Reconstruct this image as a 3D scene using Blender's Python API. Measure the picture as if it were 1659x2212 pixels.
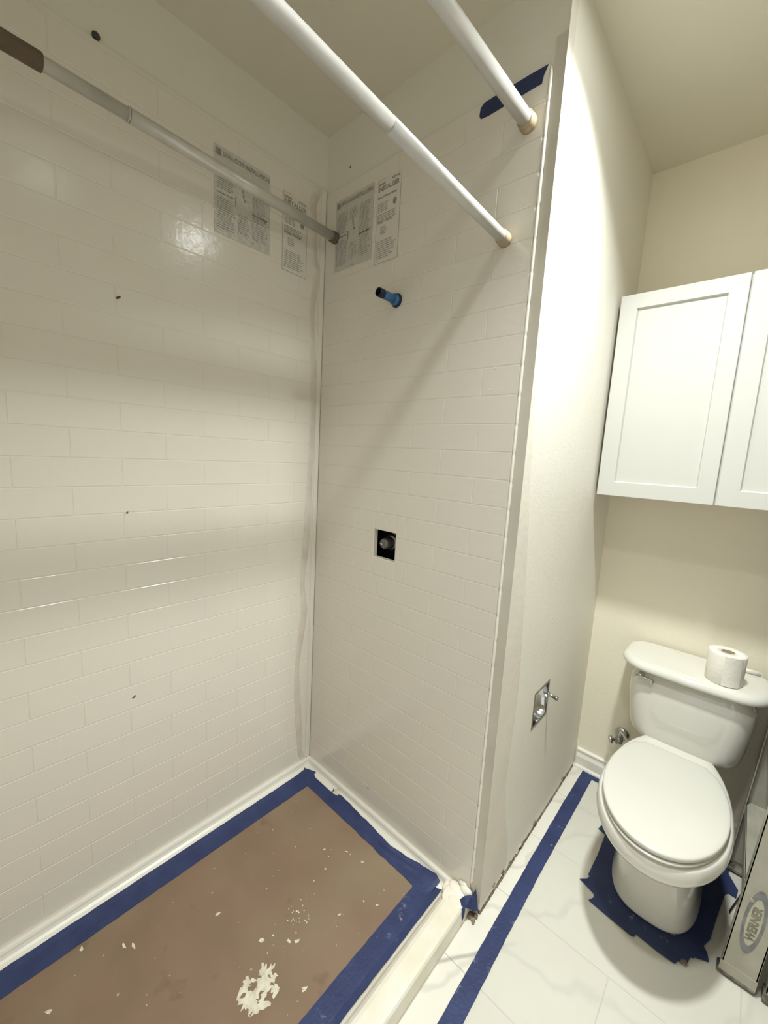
import bpy, bmesh, math, random
from mathutils import Vector, Matrix
for o in list(bpy.data.objects): bpy.data.objects.remove(o)
scene = bpy.context.scene
COL = scene.collection
PI = math.pi

# ------------------------------------------------------------------ camera
YAW, PITCH, ROLL, FPX = 0.7333, 0.1410, 0.0549, 875.686
CAM = Vector((1.2586, -1.0010, 1.3507))
fw = Vector((-math.sin(YAW)*math.cos(PITCH), math.cos(YAW)*math.cos(PITCH), -math.sin(PITCH)))
rt = Vector((math.cos(YAW), math.sin(YAW), 0)); up = rt.cross(fw)
r2 = rt*math.cos(ROLL) + up*math.sin(ROLL); u2 = -rt*math.sin(ROLL) + up*math.cos(ROLL)
cd = bpy.data.cameras.new('camera'); cam = bpy.data.objects.new('camera', cd); COL.objects.link(cam)
cam.matrix_world = Matrix(((r2.x, u2.x, -fw.x, CAM.x), (r2.y, u2.y, -fw.y, CAM.y), (r2.z, u2.z, -fw.z, CAM.z), (0, 0, 0, 1)))
cd.sensor_fit = 'HORIZONTAL'; cd.sensor_width = 36; cd.lens = 36*FPX/1659; cd.clip_start = 0.02
scene.camera = cam

# ------------------------------------------------------------------ world, light, exposure
world = bpy.data.worlds.new('world'); scene.world = world; world.use_nodes = True
world.node_tree.nodes['Background'].inputs[0].default_value = (0.93, 0.97, 1.0, 1)
world.node_tree.nodes['Background'].inputs[1].default_value = 1.1  # world glow, enters as fill through the added doorway
vs = scene.view_settings
vs.view_transform = 'Standard'; vs.look = 'None'; vs.gamma = 1.0; vs.use_curve_mapping = False
vs.exposure = 0.07
LAMP_POS = (1.13, 0.01, 2.44)
LAMP_STRENGTH = 48.0          # glow of the lens itself
LAMP_COLOR = (0.95, 1.0, 0.98)
FILL_POS = (1.13, -0.62, 2.44)  # second lamp, added to soften the toilet shadow and lift low parts
def downlight(pos, watts, spread):
    d = bpy.data.lights.new('downlight', 'AREA'); d.shape = 'DISK'; d.size = 0.12; d.energy = watts
    d.spread = math.radians(spread); d.color = LAMP_COLOR
    o = bpy.data.objects.new('downlight', d); COL.objects.link(o); o.location = (pos[0], pos[1], pos[2]-0.012)
    return o
LIGHTS = [downlight(LAMP_POS, 15.5, 122), downlight(FILL_POS, 6.0, 105)]
scene.cycles.max_bounces = 12
scene.cycles.diffuse_bounces = 8

# ------------------------------------------------------------------ room sizes (metres)
XW, YB, ZC = 0.825, 0.878, 2.44      # toilet side wall, wall behind toilet, ceiling
XR, YE = 2.70, -1.62                 # right wall, end wall behind the camera
ROW, ZR0 = 0.0731, 1.8119            # brick courses of the shower panels

# ------------------------------------------------------------------ materials
def mat(name, base, rough=0.5, metal=0.0, var=0.0, vscale=6.0, bump=0.0, bscale=60.0, spec=0.5, coat=0.0, base2=None, dist=0.002, detail=4):
    m = bpy.data.materials.new(name); m.use_nodes = True
    nt = m.node_tree; b = nt.nodes['Principled BSDF']
    b.inputs['Base Color'].default_value = (*base, 1)
    b.inputs['Roughness'].default_value = rough; b.inputs['Metallic'].default_value = metal
    b.inputs['Specular IOR Level'].default_value = spec; b.inputs['Coat Weight'].default_value = coat
    tc = nt.nodes.new('ShaderNodeTexCoord')
    if var > 0 or base2:
        n = nt.nodes.new('ShaderNodeTexNoise'); n.inputs['Scale'].default_value = vscale; n.inputs['Detail'].default_value = detail
        nt.links.new(tc.outputs['Object'], n.inputs['Vector'])
        r = nt.nodes.new('ShaderNodeValToRGB'); r.color_ramp.elements[0].position = 0.35; r.color_ramp.elements[1].position = 0.68
        c2 = base2 or tuple(c*(1-var) for c in base)
        r.color_ramp.elements[0].color = (*base, 1); r.color_ramp.elements[1].color = (*c2, 1)
        nt.links.new(n.outputs['Fac'], r.inputs['Fac']); nt.links.new(r.outputs['Color'], b.inputs['Base Color'])
    if bump > 0:
        n2 = nt.nodes.new('ShaderNodeTexNoise'); n2.inputs['Scale'].default_value = bscale; n2.inputs['Detail'].default_value = 3
        nt.links.new(tc.outputs['Object'], n2.inputs['Vector'])
        bp = nt.nodes.new('ShaderNodeBump'); bp.inputs['Strength'].default_value = bump; bp.inputs['Distance'].default_value = dist
        nt.links.new(n2.outputs['Fac'], bp.inputs['Height']); nt.links.new(bp.outputs['Normal'], b.inputs['Normal'])
    return m

WALL = (0.80, 0.77, 0.685)
M = {}
M['wall'] = mat('wall_paint', WALL, 0.55, var=0.03, vscale=2, bump=0.25, bscale=140)
M['ceiling'] = mat('ceiling_paint', (0.70, 0.66, 0.545), 0.8, var=0.03, vscale=3, bump=0.3, bscale=90)
M['tan'] = mat('back_wall_paint', (0.85, 0.79, 0.645), 0.6, var=0.03, vscale=3, bump=0.25, bscale=120)
M['panel'] = mat('panel_paint', (0.78, 0.735, 0.66), 0.27, var=0.03, vscale=3, bump=0.22, bscale=45, coat=0.1)
M['tile_paint'] = mat('tile_paint', (0.80, 0.755, 0.675), 0.17, base2=(0.77, 0.725, 0.64), vscale=2.5, bump=0.3, bscale=42, dist=0.0015)
M['compound'] = mat('joint_compound', (0.74, 0.69, 0.60), 0.7, var=0.06, vscale=9, bump=0.4, bscale=50)
M['caulk'] = mat('smeared_caulk', (0.66, 0.59, 0.51), 0.4, base2=(0.76, 0.71, 0.63), vscale=14, bump=0.5, bscale=60)
M['trimwhite'] = mat('trim_white', (0.82, 0.79, 0.71), 0.3, var=0.03, vscale=8, bump=0.1, bscale=60)
M['beadwhite'] = mat('bead_white', (0.90, 0.87, 0.79), 0.25, var=0.02)
M['jamb'] = mat('edge_strip_paint', (0.66, 0.62, 0.53), 0.6, var=0.12, vscale=7, bump=0.3, bscale=40)
M['pan'] = mat('acrylic_base', (0.82, 0.79, 0.70), 0.3, base2=(0.76, 0.70, 0.56), vscale=12, bump=0.5, bscale=40, detail=6)
M['cabinet'] = mat('cabinet_white', (0.59, 0.58, 0.54), 0.35, var=0.015, vscale=4)
M['cabinet_dark'] = mat('cabinet_box', (0.56, 0.50, 0.42), 0.6, var=0.08)
M['china'] = mat('vitreous_china', (0.72, 0.705, 0.64), 0.09, var=0.01, coat=0.5)
M['seatplastic'] = mat('seat_plastic', (0.62, 0.605, 0.545), 0.2, var=0.01)
M['paper'] = mat('tissue_paper', (0.84, 0.81, 0.72), 0.9, var=0.04, vscale=30, bump=0.5, bscale=90)
M['core'] = mat('cardboard_core', (0.30, 0.22, 0.13), 0.9, var=0.1)
M['chrome'] = mat('chrome', (0.62, 0.61, 0.60), 0.12, metal=1.0, var=0.15, vscale=25)
M['darkchrome'] = mat('old_chrome', (0.35, 0.34, 0.32), 0.28, metal=0.9, var=0.2, vscale=20)
M['valvegrey'] = mat('valve_grey', (0.20, 0.19, 0.17), 0.3, metal=0.4, var=0.2)
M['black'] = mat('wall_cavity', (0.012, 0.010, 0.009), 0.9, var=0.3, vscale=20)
M['rodwhite'] = mat('rod_enamel', (0.64, 0.625, 0.60), 0.28, base2=(0.58, 0.565, 0.54), vscale=18, coat=0.2)
M['rodcap'] = mat('aged_rubber_cap', (0.50, 0.40, 0.25), 0.6, base2=(0.36, 0.28, 0.19), vscale=30)
M['rodbrown'] = mat('stained_rubber', (0.17, 0.12, 0.085), 0.6, base2=(0.12, 0.10, 0.07), vscale=20)
M['bluepipe'] = mat('blue_plastic', (0.045, 0.165, 0.38), 0.4, var=0.15, vscale=25)
M['bluedark'] = mat('dark_blue_plastic', (0.006, 0.010, 0.035), 0.6, var=0.1)
M['alu'] = mat('ladder_rail_grey', (0.47, 0.45, 0.38), 0.5, metal=0.15, base2=(0.38, 0.36, 0.29), vscale=14, bump=0.3, bscale=50)
M['rubber'] = mat('black_rubber', (0.05, 0.048, 0.042), 0.7, base2=(0.28, 0.26, 0.20), vscale=45)
M['rubberdark'] = mat('dark_plug', (0.06, 0.05, 0.05), 0.6, var=0.2)
M['rodgrey'] = mat('rod_satin_metal', (0.66, 0.635, 0.59), 0.33, metal=0.3, base2=(0.58, 0.555, 0.51), vscale=18)
M['labelblue'] = mat('label_grey_blue', (0.17, 0.17, 0.185), 0.5, base2=(0.25, 0.245, 0.24), vscale=40)
M['labelpale'] = mat('label_pale', (0.52, 0.50, 0.40), 0.5, var=0.06, vscale=40)
M['labeltext'] = mat('label_print', (0.16, 0.145, 0.11), 0.6, base2=(0.26, 0.24, 0.19), vscale=60)
M['print'] = mat('faded_print', (0.22, 0.21, 0.20), 0.5, base2=(0.40, 0.385, 0.35), vscale=60)
M['printred'] = mat('faded_red_print', (0.52, 0.32, 0.24), 0.5, var=0.1)
M['splinter'] = mat('rust_mark', (0.12, 0.07, 0.04), 0.7, var=0.2)
M['rot'] = mat('broken_plaster', (0.10, 0.075, 0.05), 0.9, base2=(0.34, 0.27, 0.19), vscale=40, bump=0.8, bscale=90)
M['flake'] = mat('plaster_flake', (0.62, 0.55, 0.44), 0.9, base2=(0.40, 0.31, 0.21), vscale=40)
M['splat'] = mat('paint_splat', (0.72, 0.68, 0.56), 0.5, base2=(0.55, 0.49, 0.38), vscale=70, bump=0.4, bscale=120)
M['hose'] = mat('supply_hose', (0.60, 0.58, 0.52), 0.4, var=0.2, vscale=120)
M['grout'] = mat('floor_grout', (0.50, 0.47, 0.40), 0.9, var=0.1, vscale=30)

def tape_mat(name, amount, scale):
    """blue painter's tape with paint rubbed into it"""
    m = mat(name, (0.017, 0.027, 0.095), 0.6, base2=(0.024, 0.040, 0.125), vscale=16, bump=0.6, bscale=120)
    nt = m.node_tree; b = nt.nodes['Principled BSDF']
    tc = nt.nodes.new('ShaderNodeTexCoord')
    n = nt.nodes.new('ShaderNodeTexNoise'); n.inputs['Scale'].default_value = scale; n.inputs['Detail'].default_value = 8; n.inputs['Roughness'].default_value = 0.7
    nt.links.new(tc.outputs['Object'], n.inputs['Vector'])
    r = nt.nodes.new('ShaderNodeValToRGB'); r.color_ramp.elements[0].position = amount; r.color_ramp.elements[1].position = amount+0.16
    r.color_ramp.elements[0].color = (0, 0, 0, 1); r.color_ramp.elements[1].color = (0.9, 0.9, 0.9, 1)
    mx = nt.nodes.new('ShaderNodeMixRGB'); mx.inputs['Color2'].default_value = (0.33, 0.35, 0.38, 1)
    src = b.inputs['Base Color'].links[0].from_socket
    nt.links.new(n.outputs['Fac'], r.inputs['Fac']); nt.links.new(r.outputs['Color'], mx.inputs['Fac'])
    nt.links.new(src, mx.inputs['Color1']); nt.links.new(mx.outputs['Color'], b.inputs['Base Color'])
    return m
M['tape'] = tape_mat('painters_tape', 0.72, 26)
M['tape_worn'] = tape_mat('painters_tape_worn', 0.60, 26)

def brown_paper():
    m = mat('brown_masking_paper', (0.235, 0.152, 0.100), 0.75, base2=(0.205, 0.135, 0.085), vscale=7, bump=0.35, bscale=25, detail=8)
    nt = m.node_tree; b = nt.nodes['Principled BSDF']; tc = nt.nodes.new('ShaderNodeTexCoord')
    src = b.inputs['Base Color'].links[0].from_socket
    # grey-green dusty haze and dark damp patches and small plaster specks
    for sc_, lo, hi, col, amt in ((2.6, 0.5, 0.72, (0.25, 0.205, 0.125), 0.5), (9.0, 0.66, 0.76, (0.12, 0.065, 0.04), 0.55), (60.0, 0.715, 0.75, (0.62, 0.55, 0.42), 0.85)):
        n = nt.nodes.new('ShaderNodeTexNoise'); n.inputs['Scale'].default_value = sc_; n.inputs['Detail'].default_value = 4
        nt.links.new(tc.outputs['Object'], n.inputs['Vector'])
        r = nt.nodes.new('ShaderNodeMapRange'); r.inputs['From Min'].default_value = lo; r.inputs['From Max'].default_value = hi; r.inputs['To Max'].default_value = amt
        mx = nt.nodes.new('ShaderNodeMixRGB'); mx.inputs['Color2'].default_value = (*col, 1)
        nt.links.new(n.outputs['Fac'], r.inputs['Value']); nt.links.new(r.outputs['Result'], mx.inputs['Fac']); nt.links.new(src, mx.inputs['Color1'])
        src = mx.outputs['Color']
    nt.links.new(src, b.inputs['Base Color'])
    return m
M['kraft'] = brown_paper()

def marble():
    m = mat('marble_floor_tile', (0.78, 0.755, 0.67), 0.28, base2=(0.73, 0.70, 0.61), vscale=3, bump=0.0)
    nt = m.node_tree; b = nt.nodes['Principled BSDF']; g = nt.nodes.new('ShaderNodeNewGeometry')
    src = b.inputs['Base Color'].links[0].from_socket
    n = nt.nodes.new('ShaderNodeTexNoise'); n.inputs['Scale'].default_value = 4.5; n.inputs['Detail'].default_value = 6
    nt.links.new(g.outputs['Position'], n.inputs['Vector'])
    w = nt.nodes.new('ShaderNodeTexWave'); w.inputs['Scale'].default_value = 1.5; w.inputs['Distortion'].default_value = 12; w.inputs['Detail'].default_value = 4; w.inputs['Detail Scale'].default_value = 1.2
    mp = nt.nodes.new('ShaderNodeMapping'); mp.inputs['Rotation'].default_value = (0, 0, 0.9); mp.inputs['Location'].default_value = (0.37, 0.2, 0)
    nt.links.new(g.outputs['Position'], mp.inputs['Vector']); nt.links.new(mp.outputs['Vector'], w.inputs['Vector'])
    r = nt.nodes.new('ShaderNodeMapRange'); r.inputs['From Min'].default_value = 0.06; r.inputs['From Max'].default_value = 0.0; r.inputs['To Max'].default_value = 0.4
    nt.links.new(w.outputs['Fac'], r.inputs['Value'])
    mx = nt.nodes.new('ShaderNodeMixRGB'); mx.inputs['Color2'].default_value = (0.48, 0.46, 0.42, 1)
    nt.links.new(r.outputs['Result'], mx.inputs['Fac']); nt.links.new(src, mx.inputs['Color1'])
    # one strong grey vein near the shower curb: |y - (a x + b)| with noise, only between x = .81 and .93
    sp = nt.nodes.new('ShaderNodeSeparateXYZ'); nt.links.new(g.outputs['Position'], sp.inputs[0])
    def mth(op, a, bb=None):
        q = nt.nodes.new('ShaderNodeMath'); q.operation = op
        for i, v in enumerate((a, bb)):
            if v is None: continue
            if isinstance(v, (int, float)): q.inputs[i].default_value = v
            else: nt.links.new(v, q.inputs[i])
        return q.outputs[0]
    wob = mth('MULTIPLY', mth('SUBTRACT', n.outputs['Fac'], 0.5), 0.05)
    line = mth('ADD', mth('MULTIPLY', sp.outputs['X'], 1.45), -1.345)
    d = mth('ABSOLUTE', mth('ADD', mth('SUBTRACT', sp.outputs['Y'], line), wob))
    mr = nt.nodes.new('ShaderNodeMapRange'); mr.inputs['From Min'].default_value = 0.014; mr.inputs['From Max'].default_value = 0.002; mr.inputs['To Max'].default_value = 0.75
    nt.links.new(d, mr.inputs['Value'])
    xm = nt.nodes.new('ShaderNodeMapRange'); xm.inputs['From Min'].default_value = 0.95; xm.inputs['From Max'].default_value = 0.90
    nt.links.new(sp.outputs['X'], xm.inputs['Value'])
    f = mth('MULTIPLY', mr.outputs['Result'], xm.outputs['Result'])
    mx2 = nt.nodes.new('ShaderNodeMixRGB'); mx2.inputs['Color2'].default_value = (0.36, 0.34, 0.30, 1)
    nt.links.new(f, mx2.inputs['Fac']); nt.links.new(mx.outputs['Color'], mx2.inputs['Color1'])
    nt.links.new(mx2.outputs['Color'], b.inputs['Base Color'])
    return m
M['marble'] = marble()

def film(name, col, alpha, rough, bump, bscale, dist=0.003):
    m = mat(name, col, rough, var=0.03, vscale=5, bump=bump, bscale=bscale, dist=dist)
    m.node_tree.nodes['Principled BSDF'].inputs['Alpha'].default_value = alpha
    return m
M['film'] = film('floor_film', (0.76, 0.745, 0.68), 0.5, 0.38, 0.35, 9)
M['labelfilm'] = film('label_film', (0.76, 0.72, 0.65), 1.0, 0.22, 0.35, 55, 0.0015)
M['labelfilm_grey'] = film('label_film_grey', (0.60, 0.58, 0.53), 1.0, 0.2, 1.0, 60, 0.004)
mm = bpy.data.materials.new('lamp_diffuser'); mm.use_nodes = True
pb = mm.node_tree.nodes['Principled BSDF']; pb.inputs['Base Color'].default_value = (0.9, 0.88, 0.8, 1)
pb.inputs['Emission Color'].default_value = (*LAMP_COLOR, 1); pb.inputs['Emission Strength'].default_value = LAMP_STRENGTH
M['lamp'] = mm
m2 = mm.copy(); m2.name = 'fill_lens_glow'; m2.node_tree.nodes['Principled BSDF'].inputs['Emission Strength'].default_value = 6.0; M['fill_lens'] = m2  # weak lens glow of the added fill lamp

# ------------------------------------------------------------------ mesh helpers
def link(name, me, m, parent=None, smooth=False):
    o = bpy.data.objects.new(name, me); COL.objects.link(o)
    if m is not None and not me.materials: me.materials.append(M[m])
    if parent: o.parent = parent
    if smooth:
        for p in me.polygons: p.use_smooth = True
    return o
def poly(name, verts, faces, m, parent=None, smooth=False):
    me = bpy.data.meshes.new(name); me.from_pydata([tuple(v) for v in verts], [], faces); me.update()
    bm = bmesh.new(); bm.from_mesh(me); bmesh.ops.recalc_face_normals(bm, faces=bm.faces); bm.to_mesh(me); bm.free()
    return link(name, me, m, parent, smooth)
def bmo(name, bm, m, parent=None, smooth=False):
    bmesh.ops.recalc_face_normals(bm, faces=bm.faces)
    me = bpy.data.meshes.new(name); bm.to_mesh(me); bm.free()
    return link(name, me, m, parent, smooth)
def add_box(bm, lo, hi, bev=0.0, seg=1):
    vs_ = [bm.verts.new((x, y, z)) for x in (lo[0], hi[0]) for y in (lo[1], hi[1]) for z in (lo[2], hi[2])]
    fs = [bm.faces.new([vs_[i] for i in f]) for f in ((0, 1, 3, 2), (4, 6, 7, 5), (0, 4, 5, 1), (2, 3, 7, 6), (0, 2, 6, 4), (1, 5, 7, 3))]
    if bev > 0:
        es = list({e for f in fs for e in f.edges})
        bmesh.ops.bevel(bm, geom=es, offset=bev, segments=seg, affect='EDGES', profile=0.5)
def box(name, lo, hi, m, parent=None, bev=0.0, seg=1):
    bm = bmesh.new(); add_box(bm, lo, hi, bev, seg); return bmo(name, bm, m, parent)
def add_cyl(bm, a, b, r, n=24, rb=None, capa=True, capb=True):
    a, b = Vector(a), Vector(b); d = (b-a).normalized()
    u = d.orthogonal().normalized(); v = d.cross(u); rb = r if rb is None else rb
    A = [bm.verts.new(a+(u*math.cos(t)+v*math.sin(t))*r) for t in [2*PI*i/n for i in range(n)]]
    B = [bm.verts.new(b+(u*math.cos(t)+v*math.sin(t))*rb) for t in [2*PI*i/n for i in range(n)]]
    for i in range(n):
        j = (i+1) % n; f = bm.faces.new((A[i], A[j], B[j], B[i])); f.smooth = True
    if capa: bm.faces.new(A)
    if capb: bm.faces.new(B)
def cyl(name, a, b, r, m, parent=None, n=24, rb=None, bev=0.0):
    bm = bmesh.new(); add_cyl(bm, a, b, r, n, rb)
    if bev:
        es = [e for e in bm.edges if any(len(f.verts) > 4 for f in e.link_faces)]
        bmesh.ops.bevel(bm, geom=es, offset=bev, segments=2, affect='EDGES')
    return bmo(name, bm, m, parent)
def lathe(name, prof, axis_pt, axis, m, parent=None, n=32):
    """prof: list of (radius, distance along the axis)"""
    a = Vector(axis_pt); d = Vector(axis).normalized(); u = d.orthogonal().normalized(); v = d.cross(u)
    bm = bmesh.new(); rings = []
    for r, h in prof:
        rings.append([bm.verts.new(a+d*h+(u*math.cos(2*PI*i/n)+v*math.sin(2*PI*i/n))*max(r, 1e-5)) for i in range(n)])
    for k in range(len(rings)-1):
        for i in range(n):
            j = (i+1) % n; bm.faces.new((rings[k][i], rings[k][j], rings[k+1][j], rings[k+1][i])).smooth = True
    bmesh.ops.remove_doubles(bm, verts=bm.verts, dist=1e-5)
    return bmo(name, bm, m, parent)
def tube(name, pts, r, m, parent=None, n=12):
    cu = bpy.data.curves.new(name, 'CURVE'); cu.dimensions = '3D'; cu.bevel_depth = r; cu.bevel_resolution = 3; cu.use_fill_caps = True
    s = cu.splines.new('NURBS'); s.points.add(len(pts)-1); s.use_endpoint_u = True; s.order_u = 3
    for p, q in zip(s.points, pts): p.co = (*q, 1)
    o = bpy.data.objects.new(name, cu); COL.objects.link(o); dg = bpy.context.evaluated_depsgraph_get()
    me = bpy.data.meshes.new_from_object(o.evaluated_get(dg)); bpy.data.objects.remove(o)
    me.name = name; me.materials.clear()
    return link(name, me, m, parent, True)
def extrude_profile(name, prof, axis, lo, hi, m, parent=None, seg=1):
    """closed 2D profile; axis 'y' puts (a,b) at (x,z), axis 'x' puts (a,b) at (y,z)"""
    n = len(prof); V = []; F = []
    for k in range(seg+1):
        t = lo+(hi-lo)*k/seg
        for a, b in prof: V.append((a, t, b) if axis == 'y' else (t, a, b))
    for k in range(seg):
        for i in range(n):
            j = (i+1) % n; F.append((k*n+i, k*n+j, (k+1)*n+j, (k+1)*n+i))
    F.append(tuple(range(n))); F.append(tuple(seg*n+i for i in range(n)))
    return poly(name, V, F, m, parent)
def slab(name, pts, z0, z1, m, parent=None, jitter=0.0, rnd=None):
    """flat polygon with thickness, lying level"""
    n = len(pts)
    V = [(x, y, z0) for x, y in pts]+[(x, y, z1+(rnd.uniform(0, jitter) if rnd else 0)) for x, y in pts]
    F = [tuple(range(n)), tuple(range(n, 2*n))]+[(i, (i+1) % n, n+(i+1) % n, n+i) for i in range(n)]
    return poly(name, V, F, m, parent)
def thing(name, label, cat, loc=(0, 0, 0), group=None):
    o = bpy.data.objects.new(name, None); COL.objects.link(o); o.location = loc
    o.empty_display_size = 0.05
    o['label'] = label; o['category'] = cat
    if group: o['group'] = group
    bpy.context.view_layer.update()
    return o
def tag(o, label, cat, group=None):
    o['label'] = label; o['category'] = cat
    if group: o['group'] = group
    return o
def struct(o, label, cat):
    o['kind'] = 'structure'; o['label'] = label; o['category'] = cat
    return o
def at0(children_of):
    """shift children so world coordinates used while modelling stay right"""
    for c in children_of.children:
        c.location = -Vector(children_of.location)

def wall_with_hole(name, axis, pos, thick, a0, a1, z0, z1, hole, m):
    """axis 'x': wall plane at x=pos spanning y a0..a1; axis 'y': plane at y=pos spanning x a0..a1. thick signed."""
    bm = bmesh.new()
    rects = [(a0, a1, z0, z1)]
    if hole:
        h0, h1, g0, g1 = hole
        rects = [(a0, h0, z0, z1), (h1, a1, z0, z1), (h0, h1, z0, g0), (h0, h1, g1, z1)]
    p, q = sorted((pos, pos+thick))
    for r in rects:
        if axis == 'x': add_box(bm, (p, r[0], r[2]), (q, r[1], r[3]))
        else: add_box(bm, (r[0], p, r[2]), (r[1], q, r[3]))
    return bmo(name, bm, m)

# ------------------------------------------------------------------ room shell
VH = (0.317, 0.415, 0.999, 1.096)      # valve opening in the shower head wall
TH = (0.265, 0.392, 0.477, 0.603)      # paper holder recess in the toilet side wall
wl = struct(wall_with_hole('wall_left', 'x', -0.006, -0.1, YE, 0.02, 0, ZC, None, 'wall'), 'cream painted long wall of the shower, carrying brick embossed panels', 'wall')
wf = struct(wall_with_hole('wall_front', 'y', 0.006, 0.012, -0.006, XW-0.012, 0, ZC, VH, 'wall'), 'short shower wall with the blue pipe stub and the square valve opening', 'wall')
ws = struct(wall_with_hole('wall_side', 'x', XW, -0.012, 0.006, YB, 0.012, ZC, TH, 'wall'), 'bright cream side wall beside the toilet with recessed paper holder', 'wall')
wb = struct(box('wall_back', (XW-0.1, YB, 0), (XR, YB+0.1, ZC), 'tan'), 'tan cream wall behind toilet and cabinet', 'wall')
wr = struct(box('wall_right', (XR, YE, 0), (XR+0.1, YB, ZC), 'wall'), 'plain wall on the right, outside the picture', 'wall')
we = struct(wall_with_hole('wall_end', 'y', YE, -0.1, -0.006, XR, 0, ZC, (1.0, 1.85, 0.0, 2.05), 'wall'), 'end wall behind the camera with an added doorway letting in fill light', 'wall')  # doorway opening added so soft fill reaches the room from behind
ce = struct(box('ceiling', (-0.1, YE-0.1, ZC), (XR+0.1, YB+0.1, ZC+0.1), 'ceiling'), 'flat matte ceiling over shower and toilet', 'ceiling')
# dark inside of the partition (stud cavity) seen through the valve opening
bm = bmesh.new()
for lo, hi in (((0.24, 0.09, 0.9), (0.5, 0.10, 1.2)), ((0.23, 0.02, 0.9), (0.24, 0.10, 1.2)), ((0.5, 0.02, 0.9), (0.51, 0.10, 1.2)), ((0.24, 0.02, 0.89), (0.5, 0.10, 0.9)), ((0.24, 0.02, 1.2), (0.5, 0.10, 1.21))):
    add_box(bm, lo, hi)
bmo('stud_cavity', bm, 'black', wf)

# ---- shower panels with their embossed bricks
def clip(rects, hole):
    out = []
    for a0, a1, z0, z1 in rects:
        h0, h1, g0, g1 = hole
        if a1 <= h0 or a0 >= h1 or z1 <= g0 or z0 >= g1: out.append((a0, a1, z0, z1)); continue
        if a0 < h0: out.append((a0, h0, z0, z1))
        if a1 > h1: out.append((h1, a1, z0, z1))
        m0, m1 = max(a0, h0), min(a1, h1)
        if z0 < g0: out.append((m0, m1, z0, g0))
        if z1 > g1: out.append((m0, m1, g1, z1))
    return [r for r in out if r[1]-r[0] > 0.008 and r[3]-r[2] > 0.008]
TD, TB, TG = 0.0007, 0.0016, 0.0006   # tile relief, bevel width, half gap
tile_cache = {}
def tile_mesh(w, h, axis):
    key = (round(w, 4), round(h, 4), axis)
    if key in tile_cache: return tile_cache[key]
    bm = bmesh.new(); g = TG; b = TG+TB
    lo = [(g, g), (w-g, g), (w-g, h-g), (g, h-g)]; hi = [(b, b), (w-b, b), (w-b, h-b), (b, h-b)]
    def P(u, v, d): return (d, u, v) if axis == 'x' else (u, -d, v)
    L = [bm.verts.new(P(u, v, -0.0004)) for u, v in lo]; H = [bm.verts.new(P(u, v, TD)) for u, v in hi]
    bm.faces.new(H)
    for i in range(4): bm.faces.new((L[i], L[(i+1) % 4], H[(i+1) % 4], H[i]))
    bm.faces.new(L)
    bmesh.ops.recalc_face_normals(bm, faces=bm.faces)
    me = bpy.data.meshes.new('tile'); bm.to_mesh(me); bm.free(); me.materials.append(M['tile_paint'])
    tile_cache[key] = me; return me
def lay_tiles(parent, axis, a_lo, a_hi, joint, half, holes, mirror=1):
    k = -6
    while True:
        z1 = ZR0-ROW*k; z0 = z1-ROW
        if z1 < 0.06: break
        z0 = max(z0, 0.052)
        off = joint if k % 2 == 0 else joint+half
        a = off+2*half*math.floor((a_lo-off)/(2*half))
        while a < a_hi-1e-6:
            r0, r1 = max(a, a_lo), min(a+2*half, a_hi)
            if r1-r0 > 0.008 and z1-z0 > 0.008:
                rects = [(r0, r1, z0, z1)]
                for h in holes: rects = clip(rects, h)
                for q in rects:
                    o = bpy.data.objects.new('tile', tile_mesh(q[1]-q[0], q[3]-q[2], axis)); COL.objects.link(o); o.parent = parent
                    o.location = (-TD, q[0], q[2]) if axis == 'x' else (q[0], TD, q[2])
            a += 2*half
        k += 1
YP = -1.20   # tiles are laid a little past what the picture shows; the panel itself runs on
pl = box('panel', (-0.006, YE+0.004, 0.030), (-TD, -0.001, 2.262), 'panel', wl)
lay_tiles(pl, 'x', YP, -0.022, -0.777, 0.1109, [])
pf_bm = bmesh.new()
for r in ((0.0, VH[0], 0.03, 2.2505), (VH[1], 0.7885, 0.03, 2.2505), (VH[0], VH[1], 0.03, VH[2]), (VH[0], VH[1], VH[3], 2.2505)):
    add_box(pf_bm, (r[0], TD, r[2]), (r[1], 0.006, r[3]))
pf = bmo('panel', pf_bm, 'panel', wf)
lay_tiles(pf, 'y', 0.004, 0.788, 0.569, 0.1148, [VH])
# notched bead that ends the panel, curving in at its top
def bead():
    bm = bmesh.new(); zs = []; z = 0.085
    while z < 2.252: zs.append(z); z += 0.00731/1.0
    ring = []
    for z in zs:
        k = (z-ZR0)/ROW; fr = abs(k-round(k)); r = 0.0046-(0.0011 if fr < 0.06 else 0)
        cx = 0.7925
        if z > 2.225: cx -= 0.0025*((z-2.225)/0.025)**2; r *= max(0.25, 1-((z-2.225)/0.028)**2*0.8)
        ring.append([bm.verts.new((cx+r*math.cos(t), 0.0052-1.35*r*math.sin(t), z)) for t in [PI*i/8 for i in range(9)]])
    for a, b in zip(ring, ring[1:]):
        for i in range(8): bm.faces.new((a[i], a[i+1], b[i+1], b[i])).smooth = True
    bm.faces.new(ring[-1]); bm.faces.new(ring[0])
    return bmo('edge_bead', bm, 'beadwhite', wf)
bead()
box('edge_strip', (0.7975, 0.0035, 0.035), (0.8245, 0.006, 2.30), 'jamb', wf)
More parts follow.
